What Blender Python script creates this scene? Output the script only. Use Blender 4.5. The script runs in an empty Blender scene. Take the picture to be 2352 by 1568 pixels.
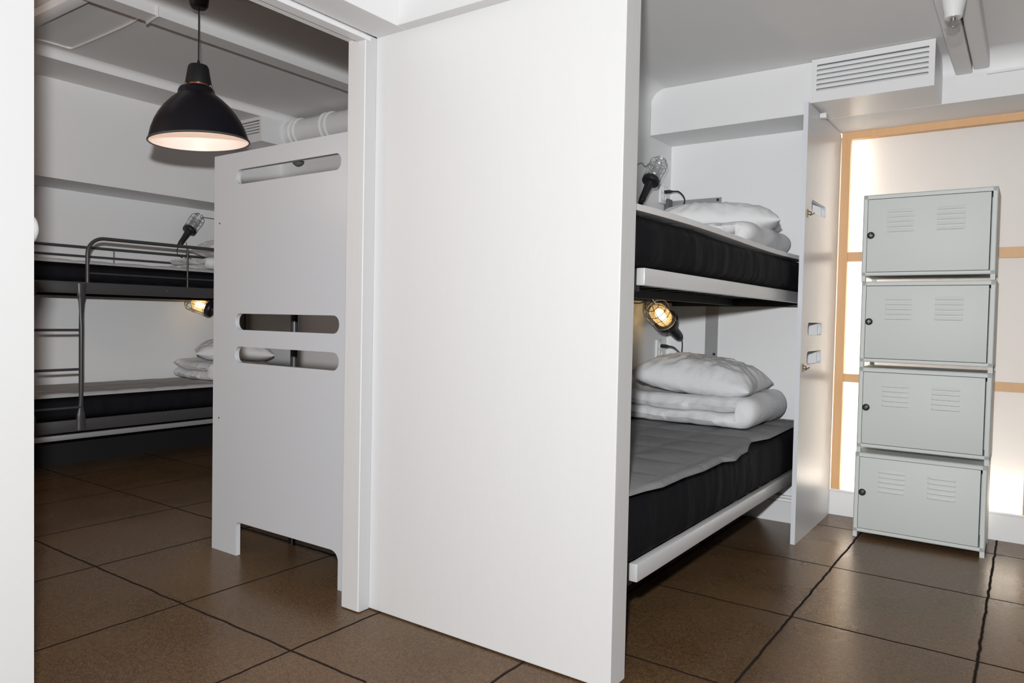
import bpy, bmesh, math, random
from mathutils import Vector, Matrix, Euler, noise
random.seed(7)
PI = math.pi
SC = bpy.context.scene
COL = SC.collection

# ------------------------------------------------------------------ camera, world, flash, exposure
YAW, PITCH, ROLL, FPX = math.radians(35.2126), math.radians(1.758), math.radians(1.1475), 1687.83
fw = Vector((-math.sin(YAW)*math.cos(PITCH), math.cos(YAW)*math.cos(PITCH), -math.sin(PITCH)))
r0 = Vector((math.cos(YAW), math.sin(YAW), 0)); u0 = r0.cross(fw)
rt = math.cos(ROLL)*r0 + math.sin(ROLL)*u0
up = -math.sin(ROLL)*r0 + math.cos(ROLL)*u0
cam = bpy.data.objects.new('camera', bpy.data.cameras.new('camera')); COL.objects.link(cam)
m3 = Matrix((rt, up, -fw)).transposed()
cam.matrix_world = Matrix.Translation((0, 0, 1.1)) @ m3.to_4x4()
cam.data.sensor_width = 36; cam.data.lens = FPX/2352*36; cam.data.clip_start = 0.05
SC.camera = cam
SC.view_settings.view_transform = 'Standard'; SC.view_settings.look = 'None'
SC.view_settings.gamma = 1; SC.view_settings.use_curve_mapping = False
SC.view_settings.exposure = 0.0

W = bpy.data.worlds.new('world'); SC.world = W; W.use_nodes = True
W.node_tree.nodes['Background'].inputs[0].default_value = (0.93, 0.95, 1.0, 1)
W.node_tree.nodes['Background'].inputs[1].default_value = 0.04

def light(name, kind, loc, power, color=(1, 1, 1), radius=0.03, size=None, target=None):
    d = bpy.data.lights.new(name, kind); d.energy = power; d.color = color
    if kind in ('POINT', 'SPOT'): d.shadow_soft_size = radius
    if kind == 'AREA':
        d.shape = 'RECTANGLE'; d.size, d.size_y = size
    o = bpy.data.objects.new(name, d); COL.objects.link(o); o.location = loc
    if target is not None:
        o.rotation_euler = (Vector(target)-Vector(loc)).to_track_quat('-Z', 'Y').to_euler()
    return o
flash = light('camera_flash', 'POINT', (-0.05, -0.02, 1.36), 1.0, (0.97, 0.985, 1.0), 0.035)
flash.data.use_nodes = True                       # linear falloff, set so the flash dies off more slowly than a bare point
nt = flash.data.node_tree
em = nt.nodes['Emission']; fo = nt.nodes.new('ShaderNodeLightFalloff')
fo.inputs['Strength'].default_value = 108; fo.inputs['Smooth'].default_value = 2.0; nt.links.new(fo.outputs['Linear'], em.inputs['Strength'])

light('left_room_fill', 'POINT', (-4.3, -0.1, 2.1), 16, (1.0, 0.76, 0.62), 0.15)   # unseen warm fill, added to lift the left room's ambient light
# tubes behind the frosted window
light('tube_light_left', 'AREA', (-0.89, 4.69, 1.18), 9.0, (1.0, 0.89, 0.74), size=(0.05, 1.95), target=(-0.89, 4.0, 1.18))
light('tube_light_bottom', 'AREA', (-0.2, 4.69, 0.2), 6.5, (1.0, 0.92, 0.80), size=(1.3, 0.05), target=(-0.2, 4.0, 0.2))
light('window_back_light', 'AREA', (-0.25, 4.86, 1.2), 4.2, (1.0, 0.97, 0.95), size=(1.5, 1.9), target=(-0.25, 4.0, 1.2))

# ------------------------------------------------------------------ materials
def mat(name, col, rough=0.5, metal=0.0, bump=None, spec=0.5, noisecol=None, alpha=None, coat=0, sheen=0):
    m = bpy.data.materials.new(name); m.use_nodes = True
    n = m.node_tree.nodes; l = m.node_tree.links; b = n['Principled BSDF']
    b.inputs['Base Color'].default_value = (*col, 1); b.inputs['Roughness'].default_value = rough
    b.inputs['Metallic'].default_value = metal; b.inputs['Specular IOR Level'].default_value = spec
    b.inputs['Coat Weight'].default_value = coat; b.inputs['Sheen Weight'].default_value = sheen
    tc = n.new('ShaderNodeTexCoord')
    if bump:                                         # (scale xyz, strength, distance)
        sc, st, di = bump[:3]
        mp = n.new('ShaderNodeMapping'); mp.inputs['Scale'].default_value = sc
        l.new(tc.outputs['Object'], mp.inputs[0])
        t = n.new('ShaderNodeTexNoise'); t.inputs['Detail'].default_value = bump[3] if len(bump) > 3 else 4; t.inputs['Scale'].default_value = 1
        l.new(mp.outputs[0], t.inputs['Vector'])
        bp = n.new('ShaderNodeBump'); bp.inputs['Strength'].default_value = st; bp.inputs['Distance'].default_value = di
        l.new(t.outputs[0], bp.inputs['Height']); l.new(bp.outputs[0], b.inputs['Normal'])
    if noisecol:                                     # (other colour, scale xyz)
        c2, sc = noisecol
        mp = n.new('ShaderNodeMapping'); mp.inputs['Scale'].default_value = sc
        l.new(tc.outputs['Object'], mp.inputs[0])
        t = n.new('ShaderNodeTexNoise'); t.inputs['Detail'].default_value = 5; t.inputs['Scale'].default_value = 1
        l.new(mp.outputs[0], t.inputs['Vector'])
        mx = n.new('ShaderNodeMix'); mx.data_type = 'RGBA'
        mx.inputs['A'].default_value = (*col, 1); mx.inputs['B'].default_value = (*c2, 1)
        l.new(t.outputs[0], mx.inputs['Factor']); l.new(mx.outputs['Result'], b.inputs['Base Color'])
    return m
M = {}
M['paint'] = mat('white wall paint', (0.80, 0.80, 0.80), 0.55, bump=((60, 60, 60), 0.08, 0.004), noisecol=((0.77, 0.77, 0.77), (3, 3, 3)))
M['brushed'] = mat('brush painted white board', (0.82, 0.82, 0.82), 0.45, bump=((70, 70, 9), 0.16, 0.004), noisecol=((0.805, 0.805, 0.805), (10, 10, 1.2)))
M['ceil'] = mat('white ceiling paint', (0.81, 0.805, 0.80), 0.7, bump=((9, 9, 9), 0.1, 0.01), noisecol=((0.77, 0.765, 0.76), (2.5, 2.5, 2.5)))
M['trim'] = mat('white gloss trim paint', (0.78, 0.78, 0.785), 0.35, bump=((40, 40, 40), 0.05, 0.003))
M['board'] = mat('white lacquered board', (0.715, 0.735, 0.77), 0.3, bump=((20, 20, 20), 0.02, 0.002))
M['locker'] = mat('pale grey green powder coat', (0.66, 0.69, 0.665), 0.55, spec=0.35, bump=((250, 250, 250), 0.03, 0.001))
M['lockdark'] = mat('black lock plastic', (0.02, 0.02, 0.02), 0.35)
M['chrome'] = mat('chrome', (0.6, 0.6, 0.6), 0.2, 1.0)
M['steel'] = mat('dark grey tube steel', (0.085, 0.083, 0.085), 0.38, 0.35)
M['slat'] = mat('dark slat steel', (0.02, 0.02, 0.02), 0.5, 0.2)
M['alu'] = mat('satin aluminium', (0.80, 0.80, 0.805), 0.30, 0.22, bump=((4, 200, 200), 0.03, 0.001))
M['greyplate'] = mat('grey metal plate', (0.36, 0.36, 0.365), 0.4, 0.3)
M['black_fabric'] = mat('black mattress fabric', (0.006, 0.006, 0.0085), 0.8, spec=0.2, bump=((5, 9, 2.6), 0.4, 0.06, 1.2))
M['pad'] = mat('grey quilted pad cloth', (0.30, 0.30, 0.305), 0.9, spec=0.2, bump=((120, 120, 120), 0.25, 0.004), noisecol=((0.23, 0.23, 0.235), (40, 40, 40)))
M['palepad'] = mat('pale grey pad cloth', (0.46, 0.45, 0.45), 0.9, spec=0.2, bump=((60, 60, 60), 0.25, 0.004))
M['palegrey'] = mat('pale grey strip', (0.60, 0.60, 0.61), 0.5, bump=((90, 90, 6), 0.15, 0.003))  # door frame strip, a darker tone than the boards beside it
M['sheet'] = mat('white sheet cloth', (0.90, 0.90, 0.90), 0.85, spec=0.2, bump=((20, 20, 20), 0.2, 0.01))
M['linen'] = mat('white cotton bedding', (0.78, 0.78, 0.785), 0.85, spec=0.2, bump=((30, 22, 30), 0.3, 0.012))
M['blackplastic'] = mat('black rubber', (0.012, 0.012, 0.014), 0.45)
M['lampblack'] = mat('black enamel', (0.012, 0.012, 0.017), 0.32, spec=0.5)
M['lampcap'] = mat('black satin plastic', (0.016, 0.016, 0.018), 0.5)
M['shadewhite'] = mat('white enamel inside', (0.86, 0.80, 0.76), 0.4)
M['copper'] = mat('copper socket', (0.75, 0.35, 0.2), 0.3, 0.8)
M['porcelain'] = mat('white porcelain', (0.78, 0.79, 0.78), 0.15, coat=0.5)
M['wood'] = mat('pale pine', (0.66, 0.37, 0.17), 0.5, noisecol=((0.74, 0.46, 0.24), (30, 30, 2.5)), bump=((40, 40, 3), 0.06, 0.003))
M['brass'] = mat('brass', (0.22, 0.16, 0.09), 0.35, 0.8)
M['wire'] = mat('zinc wire', (0.42, 0.42, 0.42), 0.3, 0.9)
M['darkgap'] = mat('dark interior', (0.06, 0.06, 0.06), 0.8)
M['knob'] = mat('white glazed knob', (0.8, 0.8, 0.8), 0.2)
M['darkgrey'] = mat('dark grey plastic', (0.11, 0.11, 0.115), 0.5)

def glass(name, col=(1, 1, 1), rough=0.03):
    m = bpy.data.materials.new(name); m.use_nodes = True
    n = m.node_tree.nodes; l = m.node_tree.links; n.clear()
    out = n.new('ShaderNodeOutputMaterial'); mx = n.new('ShaderNodeMixShader')
    tr = n.new('ShaderNodeBsdfTransparent'); tr.inputs[0].default_value = (*col, 1)
    gl = n.new('ShaderNodeBsdfGlossy'); gl.inputs['Roughness'].default_value = rough
    lw = n.new('ShaderNodeLayerWeight'); lw.inputs[0].default_value = 0.25
    mr = n.new('ShaderNodeMapRange'); mr.inputs['From Min'].default_value = 0.0; mr.inputs['To Min'].default_value = 0.04; mr.inputs['To Max'].default_value = 0.5
    l.new(lw.outputs['Facing'], mr.inputs['Value'])
    l.new(mr.outputs[0], mx.inputs[0]); l.new(tr.outputs[0], mx.inputs[1]); l.new(gl.outputs[0], mx.inputs[2])
    l.new(mx.outputs[0], out.inputs[0]); return m
M['glass'] = glass('clear lamp glass', (0.93, 0.93, 0.93))
def amber():
    m = bpy.data.materials.new('lit amber lamp glass'); m.use_nodes = True
    n = m.node_tree.nodes; l = m.node_tree.links; n.clear()
    out = n.new('ShaderNodeOutputMaterial'); mx = n.new('ShaderNodeMixShader')
    tr = n.new('ShaderNodeBsdfTransparent'); tr.inputs[0].default_value = (1.0, 0.86, 0.64, 1)
    tl = n.new('ShaderNodeBsdfTranslucent'); tl.inputs[0].default_value = (1.0, 0.70, 0.38, 1)
    vo = n.new('ShaderNodeTexVoronoi'); vo.inputs['Scale'].default_value = 110; tc = n.new('ShaderNodeTexCoord'); l.new(tc.outputs['Object'], vo.inputs['Vector'])
    mr = n.new('ShaderNodeMapRange'); mr.inputs['From Max'].default_value = 0.7; mr.inputs['To Min'].default_value = 0.12; mr.inputs['To Max'].default_value = 0.55; l.new(vo.outputs['Distance'], mr.inputs['Value'])
    l.new(mr.outputs[0], mx.inputs[0]); l.new(tr.outputs[0], mx.inputs[1]); l.new(tl.outputs[0], mx.inputs[2]); l.new(mx.outputs[0], out.inputs[0]); return m
M['amber'] = amber()
def emit(name, col, s):
    m = bpy.data.materials.new(name); m.use_nodes = True
    n = m.node_tree.nodes; l = m.node_tree.links; n.clear()
    out = n.new('ShaderNodeOutputMaterial'); e = n.new('ShaderNodeEmission')
    e.inputs[0].default_value = (*col, 1); e.inputs[1].default_value = s; l.new(e.outputs[0], out.inputs[0]); return m
M['filament'] = emit('glowing bulb', (1.0, 0.86, 0.58), 7.0)
M['glow'] = emit('glowing bulb in pendant', (1.0, 0.85, 0.7), 2.0)
def frosted():
    m = bpy.data.materials.new('frosted pane'); m.use_nodes = True
    n = m.node_tree.nodes; l = m.node_tree.links; n.clear()
    out = n.new('ShaderNodeOutputMaterial'); mx = n.new('ShaderNodeMixShader'); mx.inputs[0].default_value = 0.35
    tr = n.new('ShaderNodeBsdfTranslucent'); tr.inputs[0].default_value = (0.9, 0.89, 0.88, 1)
    df = n.new('ShaderNodeBsdfDiffuse'); df.inputs[0].default_value = (0.8, 0.79, 0.78, 1)
    l.new(tr.outputs[0], mx.inputs[1]); l.new(df.outputs[0], mx.inputs[2]); l.new(mx.outputs[0], out.inputs[0]); return m
M['frost'] = frosted()

def floor_material():
    m = bpy.data.materials.new('polished brown stone slabs'); m.use_nodes = True
    n = m.node_tree.nodes; l = m.node_tree.links; b = n['Principled BSDF']
    tc = n.new('ShaderNodeTexCoord'); sx = n.new('ShaderNodeSeparateXYZ'); 
    wob = n.new('ShaderNodeTexNoise'); wob.inputs['Scale'].default_value = 9; wob.inputs['Detail'].default_value = 4
    l.new(tc.outputs['Object'], wob.inputs['Vector'])
    ws = n.new('ShaderNodeVectorMath'); ws.operation = 'SUBTRACT'; ws.inputs[1].default_value = (0.5, 0.5, 0.5); l.new(wob.outputs['Color'], ws.inputs[0])
    wm = n.new('ShaderNodeVectorMath'); wm.operation = 'SCALE'; wm.inputs['Scale'].default_value = 0.016; l.new(ws.outputs[0], wm.inputs[0])
    wa = n.new('ShaderNodeVectorMath'); wa.operation = 'ADD'; l.new(tc.outputs['Object'], wa.inputs[0]); l.new(wm.outputs[0], wa.inputs[1])
    l.new(wa.outputs[0], sx.inputs[0])
    def math_(op, a, bb):
        k = n.new('ShaderNodeMath'); k.operation = op
        for i, v in enumerate((a, bb)):
            if v is None: continue
            if isinstance(v, (int, float)): k.inputs[i].default_value = v
            else: l.new(v, k.inputs[i])
        return k.outputs[0]
    def dist(ch, vals):
        d = None
        for v in vals:
            a = math_('ABSOLUTE', math_('SUBTRACT', sx.outputs[ch], v), None)
            d = a if d is None else math_('MINIMUM', d, a)
        return d
    xr = dist('X', (-0.108, -0.703, -1.296, 0.485, 1.08)); yr = dist('Y', (-0.6, 0.1, 0.8, 1.53, 2.185, 2.855, 3.56, 4.275))
    xl = dist('X', (-1.945, -2.585, -3.255, -3.895, -4.53, -5.17, -5.8)); yl = dist('Y', (-0.6, 0.1, 0.8, 1.535, 2.27, 3.0, 3.73))
    right = math_('GREATER_THAN', sx.outputs['X'], -1.6)
    def pick(a, c):
        k = n.new('ShaderNodeMix'); l.new(right, k.inputs['Factor']); l.new(a, k.inputs['A']); l.new(c, k.inputs['B']); return k.outputs['Result']
    d = math_('MINIMUM', pick(xl, xr), pick(yl, yr))
    rmp = n.new('ShaderNodeMapRange'); rmp.inputs['From Min'].default_value = 0.003; rmp.inputs['From Max'].default_value = 0.0075
    rmp.inputs['To Min'].default_value = 1; rmp.inputs['To Max'].default_value = 0; l.new(d, rmp.inputs['Value'])
    n1 = n.new('ShaderNodeTexNoise'); n1.inputs['Scale'].default_value = 2.3; n1.inputs['Detail'].default_value = 2.5; l.new(tc.outputs['Object'], n1.inputs['Vector'])
    cr = n.new('ShaderNodeValToRGB'); e = cr.color_ramp.elements
    e[0].position = 0.3; e[0].color = (0.088, 0.049, 0.022, 1); e[1].position = 0.7; e[1].color = (0.132, 0.079, 0.041, 1)
    l.new(n1.outputs[0], cr.inputs[0])
    n2 = n.new('ShaderNodeTexNoise'); n2.inputs['Scale'].default_value = 150; n2.inputs['Detail'].default_value = 3; l.new(tc.outputs['Object'], n2.inputs['Vector'])
    mr = n.new('ShaderNodeMapRange'); mr.inputs['From Min'].default_value = 0.3; mr.inputs['From Max'].default_value = 0.7
    mr.inputs['To Min'].default_value = 0.50; mr.inputs['To Max'].default_value = 1.55; l.new(n2.outputs[0], mr.inputs['Value'])
    mu = n.new('ShaderNodeVectorMath'); mu.operation = 'SCALE'; l.new(cr.outputs[0], mu.inputs[0]); l.new(mr.outputs[0], mu.inputs['Scale'])
    vo = n.new('ShaderNodeTexVoronoi'); vo.inputs['Scale'].default_value = 11; l.new(tc.outputs['Object'], vo.inputs['Vector'])
    sp = n.new('ShaderNodeMapRange'); sp.inputs['From Min'].default_value = 0.02; sp.inputs['From Max'].default_value = 0.045
    sp.inputs['To Min'].default_value = 0.5; sp.inputs['To Max'].default_value = 0; l.new(vo.outputs['Distance'], sp.inputs['Value'])
    m1 = n.new('ShaderNodeMix'); m1.data_type = 'RGBA'; l.new(sp.outputs[0], m1.inputs['Factor']); l.new(mu.outputs[0], m1.inputs['A']); m1.inputs['B'].default_value = (0.03, 0.02, 0.016, 1)
    m2 = n.new('ShaderNodeMix'); m2.data_type = 'RGBA'; l.new(rmp.outputs[0], m2.inputs['Factor']); l.new(m1.outputs['Result'], m2.inputs['A']); m2.inputs['B'].default_value = (0.028, 0.02, 0.017, 1)
    l.new(m2.outputs['Result'], b.inputs['Base Color'])
    rr = n.new('ShaderNodeMapRange'); rr.inputs['To Min'].default_value = 0.20; rr.inputs['To Max'].default_value = 0.36; l.new(n1.outputs[0], rr.inputs['Value'])
    l.new(math_('MAXIMUM', rr.outputs[0], math_('MULTIPLY', rmp.outputs[0], 0.8)), b.inputs['Roughness'])
    l.new(math_('MULTIPLY', math_('SUBTRACT', 1.0, rmp.outputs[0]), 0.40), b.inputs['Specular IOR Level'])
    n3 = n.new('ShaderNodeTexNoise'); n3.inputs['Scale'].default_value = 48; n3.inputs['Detail'].default_value = 6; l.new(tc.outputs['Object'], n3.inputs['Vector'])
    m3r = n.new('ShaderNodeMapRange'); m3r.inputs['From Min'].default_value = 0.3; m3r.inputs['From Max'].default_value = 0.7; m3r.inputs['To Min'].default_value = 0.78; m3r.inputs['To Max'].default_value = 1.22; l.new(n3.outputs[0], m3r.inputs['Value'])
    l.new(math_('MULTIPLY', mr.outputs[0], m3r.outputs[0]), mu.inputs['Scale'])
    b.inputs['Specular Tint'].default_value = (1.0, 0.72, 0.45, 1)
    bp = n.new('ShaderNodeBump'); bp.inputs['Strength'].default_value = 0.12; bp.inputs['Distance'].default_value = 0.002
    hh = math_('SUBTRACT', math_('MULTIPLY', n2.outputs[0], 0.25), rmp.outputs[0]); l.new(hh, bp.inputs['Height']); l.new(bp.outputs[0], b.inputs['Normal'])
    return m
M['floor'] = floor_material()

# ------------------------------------------------------------------ mesh helpers (all in world coordinates unless said)
def B(bm, x0, x1, y0, y1, z0, z1, bev=0.0):
    r = bmesh.ops.create_cube(bm, size=1)
    vs = r['verts']
    for v in vs:
        v.co = Vector(((x0+x1)/2+v.co.x*abs(x1-x0), (y0+y1)/2+v.co.y*abs(y1-y0), (z0+z1)/2+v.co.z*abs(z1-z0)))
    if bev:
        es = list({e for v in vs for e in v.link_edges})
        bmesh.ops.bevel(bm, geom=es, offset=bev, segments=2, profile=0.5, affect='EDGES')
    return bm
def box(*a, **k): return B(bmesh.new(), *a, **k)
def tube(bm, pts, r, seg=10, closed=False, caps=True):
    pts = [Vector(p) for p in pts]; N = len(pts); rings = []; prev = None
    for i, p in enumerate(pts):
        if closed: t = pts[(i+1) % N]-pts[i-1]
        else: t = pts[min(i+1, N-1)]-pts[max(i-1, 0)]
        t.normalize()
        if prev is None:
            a = Vector((0, 0, 1)) if abs(t.z) < 0.9 else Vector((1, 0, 0)); nn = t.cross(a).normalized()
        else: nn = (prev-t*prev.dot(t)).normalized()
        prev = nn; bb = t.cross(nn)
        rr = r[i] if isinstance(r, (list, tuple)) else r
        rings.append([bm.verts.new(p+nn*math.cos(2*PI*k/seg)*rr+bb*math.sin(2*PI*k/seg)*rr) for k in range(seg)])
    for i in range(N if closed else N-1):
        a, c = rings[i], rings[(i+1) % N]
        for k in range(seg): bm.faces.new((a[k], a[(k+1) % seg], c[(k+1) % seg], c[k]))
    if caps and not closed:
        bm.faces.new(rings[0][::-1]); bm.faces.new(rings[-1])
    return bm
def lathe(bm, prof, seg=32, mx=None):                # profile of (r, z)
    rings = []
    for r, z in prof:
        if r < 1e-6: rings.append([bm.verts.new((0, 0, z))])
        else: rings.append([bm.verts.new((r*math.cos(2*PI*k/seg), r*math.sin(2*PI*k/seg), z)) for k in range(seg)])
    new = [v for q in rings for v in q]
    for a, c in zip(rings, rings[1:]):
        for k in range(seg):
            j = (k+1) % seg
            if len(a) == 1 and len(c) == 1: continue
            if len(a) == 1: bm.faces.new((a[0], c[k], c[j]))
            elif len(c) == 1: bm.faces.new((a[k], a[j], c[0]))
            else: bm.faces.new((a[k], a[j], c[j], c[k]))
    if mx is not None:
        for v in new: v.co = mx @ v.co
    return bm
def bez(pts, n=8):                                    # smooth line through points
    pts = [Vector(p) for p in pts]; out = []
    for i in range(len(pts)-1):
        p0, p1, p2, p3 = pts[max(i-1, 0)], pts[i], pts[i+1], pts[min(i+2, len(pts)-1)]
        for k in range(n):
            t = k/n
            out.append(0.5*((2*p1)+(-p0+p2)*t+(2*p0-5*p1+4*p2-p3)*t*t+(-p0+3*p1-3*p2+p3)*t**3))
    return out+[pts[-1]]
def plate(outer, holes, depth, mx):                   # flat shape with holes, given thickness, then placed by mx
    cu = bpy.data.curves.new('tmp', 'CURVE'); cu.dimensions = '2D'; cu.fill_mode = 'BOTH'; cu.extrude = depth/2
    for ring in [outer]+holes:
        s = cu.splines.new('POLY'); s.points.add(len(ring)-1); s.use_cyclic_u = True
        for p, q in zip(s.points, ring): p.co = (q[0], q[1], 0, 1)
    o = bpy.data.objects.new('tmp', cu); COL.objects.link(o)
    dg = bpy.context.evaluated_depsgraph_get(); me = bpy.data.meshes.new_from_object(o.evaluated_get(dg))
    bpy.data.objects.remove(o); bpy.data.curves.remove(cu)
    bm = bmesh.new(); bm.from_mesh(me); bpy.data.meshes.remove(me)
    bmesh.ops.remove_doubles(bm, verts=bm.verts, dist=1e-5)
    bm.transform(mx); return bm
def rrect(cx, cy, w, h, r, n=8):
    out = []
    for sx, sy, a0 in ((1, 1, 0), (-1, 1, PI/2), (-1, -1, PI), (1, -1, 1.5*PI)):
        for k in range(n+1):
            a = a0+k/n*PI/2
            out.append((cx+sx*(w/2-r)+r*math.cos(a), cy+sy*(h/2-r)+r*math.sin(a)))
    return out
def link_mesh(name, bm, m, parent=None, smooth=True, ang=40):
    bmesh.ops.recalc_face_normals(bm, faces=bm.faces)
    if parent is not None: bm.transform(parent.matrix_world.inverted())
    me = bpy.data.meshes.new(name); bm.to_mesh(me); bm.free()
    o = bpy.data.objects.new(name, me); COL.objects.link(o)
    for k in (m if isinstance(m, list) else [m]): me.materials.append(k)
    if smooth:
        for p in me.polygons: p.use_smooth = True
        me.set_sharp_from_angle(angle=math.radians(ang))
    return o
def tag(o, label, cat, group=None):
    o['label'] = label; o['category'] = cat
    if group: o['group'] = group
    return o
def thing(name, label, cat, loc=(0, 0, 0), group=None, rot=None):
    o = bpy.data.objects.new(name, None); COL.objects.link(o); o.empty_display_size = 0.1
    mw = Matrix.Translation(loc)
    if rot is not None: mw = mw @ rot.to_4x4()
    o.matrix_world = mw; SC_update(o)
    return tag(o, label, cat, group)
def SC_update(o): bpy.context.view_layer.update()
def part(name, bm, m, par, sub=None, **k):
    """mesh part of a thing (bm in world coordinates); sub = a part it belongs to"""
    root = par
    o = link_mesh(name, bm, m, root, **k)
    o.parent = sub if sub is not None else par
    return o
def one(name, bm, m, label, cat, group=None, base=None, **k):
    """a thing that is one mesh, its origin at base"""
    if base is None:
        cs = [v.co for v in bm.verts]
        base = Vector(((min(c.x for c in cs)+max(c.x for c in cs))/2, (min(c.y for c in cs)+max(c.y for c in cs))/2, min(c.z for c in cs)))
    bm.transform(Matrix.Translation(-Vector(base)))
    o = link_mesh(name, bm, m, None, **k); o.location = base
    return tag(o, label, cat, group)
def struct(name, bm, m, parent=None, **k):
    o = link_mesh(name, bm, m, None, **k)
    if parent is None: o['kind'] = 'structure'
    else: o.parent = parent
    return o
def copytree(o, loc, parent=None):
    c = o.copy(); COL.objects.link(c)
    if parent is None: c.location = loc
    else: c.parent = parent
    for ch in list(o.children): copytree(ch, None, c)
    return c

# ------------------------------------------------------------------ the setting
CZ, LZ = 2.42, 2.75                                   # ceilings: vestibule and right room, left room
struct('floor', box(-6.3, 2.4, -2.2, 4.9, -0.1, 0), M['floor'], smooth=False)
bm = box(-1.95, 2.4, -2.2, 4.9, CZ, CZ+0.1)
struct('ceiling', bm, M['ceil'], smooth=False)
bm = box(-6.3, -1.95, -1.2, 4.4, LZ, LZ+0.1)
def cove_beam(bm, xf, xb, y0, y1, z0, z1, r):         # beam along y, concave fillet where its +x face meets the ceiling
    prof = [(xb, z0), (xf, z0), (xf, z1-r)]
    for k in range(1, 9):
        a = k/8*PI/2
        prof.append((xf+r-r*math.cos(a), z1-r+r*math.sin(a)))
    prof += [(xb, z1)]
    A = [bm.verts.new((x, y0, z)) for x, z in prof]; C = [bm.verts.new((x, y1, z)) for x, z in prof]
    n = len(prof)
    for i in range(n): bm.faces.new((A[i], A[(i+1) % n], C[(i+1) % n], C[i]))
    bm.faces.new(A[::-1]); bm.faces.new(C)
struct('ceiling_left_room', bm, M['ceil'], smooth=False)
bm = bmesh.new(); cove_beam(bm, -3.84, -3.965, -1.2, 4.22, 2.668, LZ, 0.055); struct('trim_1', bm, M['ceil'])
bm = bmesh.new(); cove_beam(bm, -5.12, -6.02, -1.2, 4.22, 2.69, LZ+0.002, 0.045)
struct('trim_2', bm, M['ceil'])
bm = box(-6.02, -4.0, 1.80, 1.88, 2.70, LZ, bev=0.012); struct('trim_3', bm, M['ceil'])
# left room walls
struct('wall_left', box(-6.22, -6.02, -1.2, 4.4, 0, LZ), M['paint'], smooth=False)
struct('wall_left_soffit', box(-6.02, -5.55, -1.2, 4.22, 2.01, 2.69), M['paint'], smooth=False)
struct('wall_back_left', box(-6.22, -1.9, 4.22, 4.4, 0, LZ), M['paint'], smooth=False)
struct('wall_front_left', box(-6.22, -2.09, -1.3, -1.2, 0, LZ), M['paint'], smooth=False)
# wall between the left room and the alcove, and the doorway wall
struct('wall_divider', box(-1.96, -1.82, 2.027, 4.22, 0, LZ), M['paint'], smooth=False)
bm = box(-2.09, -2.0, -2.2, 0.797, 0, LZ); struct('wall_doorway', bm, M['paint'], smooth=False)
# the white partition that ends in the middle of the picture
bm = box(-2.0, -0.982, 1.932, 2.027, 0.004, CZ, bev=0.003); struct('wall_partition', bm, M['brushed'], smooth=False)
# door frame: jamb, lintel with its step, header that overhangs the doorway
bm = box(-2.09, -2.0, 1.878, 2.027, 0.003, 2.12, bev=0.003); B(bm, -2.09, -1.99, 2.027, 2.05, 0, LZ); jamb = struct('door_1', bm, M['brushed'], smooth=False)
struct('stop_strip', box(-2.0, -1.998, 1.882, 1.931, 0.003, 2.117), M['palegrey'], jamb, smooth=False)
bm = box(-2.09, -2.02, 0.797, 1.9, 2.107, LZ); B(bm, -2.04, -1.995, 0.797, 1.9, 2.098, 2.112); B(bm, -2.09, -2.035, 1.9, 2.05, 2.107, LZ); struct('trim_4', bm, M['brushed'], smooth=False)
bm = box(-1.992, -1.849, -2.2, 1.932, 2.118, CZ, bev=0.002); B(bm, -2.02, -1.992, 0.797, 1.932, 2.128, CZ); struct('trim_5', bm, M['paint'], smooth=False)
bm = box(-1.849, -0.982, 1.884, 1.932, 2.118, CZ, bev=0.002); struct('trim_6', bm, M['paint'], smooth=False)
# back wall of the right room with the window niche
bm = box(-1.82, -0.95, 4.22, 4.4, 0, CZ); B(bm, -0.95, 2.4, 4.22, 4.4, 2.205, CZ)
struct('wall_back', bm, M['paint'], smooth=False)
bm = box(-0.95, 2.4, 4.4, 4.9, 2.205, 2.3); struct('ceiling_niche', bm, M['paint'], smooth=False)
def cove_y(bm, x0, x1, yw, z, r):                     # cove between the back wall (y = yw) and the ceiling
    prof = [(yw, z)]+[(yw-r+r*math.cos(k/10*PI/2), z-r+r*math.sin(k/10*PI/2)) for k in range(11)]
    A = [bm.verts.new((x0, y, zz)) for y, zz in prof]; C = [bm.verts.new((x1, y, zz)) for y, zz in prof]; n = len(prof)
    for i in range(n): bm.faces.new((A[i], A[(i+1) % n], C[(i+1) % n], C[i]))
    bm.faces.new(A[::-1]); bm.faces.new(C)
bm = bmesh.new(); cove_y(bm, -0.40, 2.4, 4.219, CZ, 0.09); B(bm, -0.215, 2.4, 4.205, 4.219, 2.318, 2.33); struct('trim_7', bm, M['paint'])
bm = bmesh.new()
prof = [(-1.82, CZ)]+[(-1.72-0.1*math.cos(k/10*PI/2), CZ-0.1+0.1*math.sin(k/10*PI/2)) for k in range(11)]
A = [bm.verts.new((x, 2.03, z)) for x, z in prof]; C = [bm.verts.new((x, 4.22, z)) for x, z in prof]
for i in range(len(prof)): bm.faces.new((A[i], A[(i+1) % len(prof)], C[(i+1) % len(prof)], C[i]))
struct('trim_8', bm, M['paint'])
struct('trim_9', box(-1.819, -0.945, 3.905, 4.22, 2.163, CZ, bev=0.004), M['paint'], smooth=False)     # soffit over the bunk
# ceiling ducts along y by the bulb
bm = box(-0.345, -0.275, 2.0, 4.22, 2.335, CZ, bev=0.004); struct('trim_10', bm, M['paint'], smooth=False)
bm = box(-0.270, -0.205, 2.0, 4.20, 2.345, CZ, bev=0.008); struct('trim_11', bm, M['paint'], smooth=False)
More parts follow.
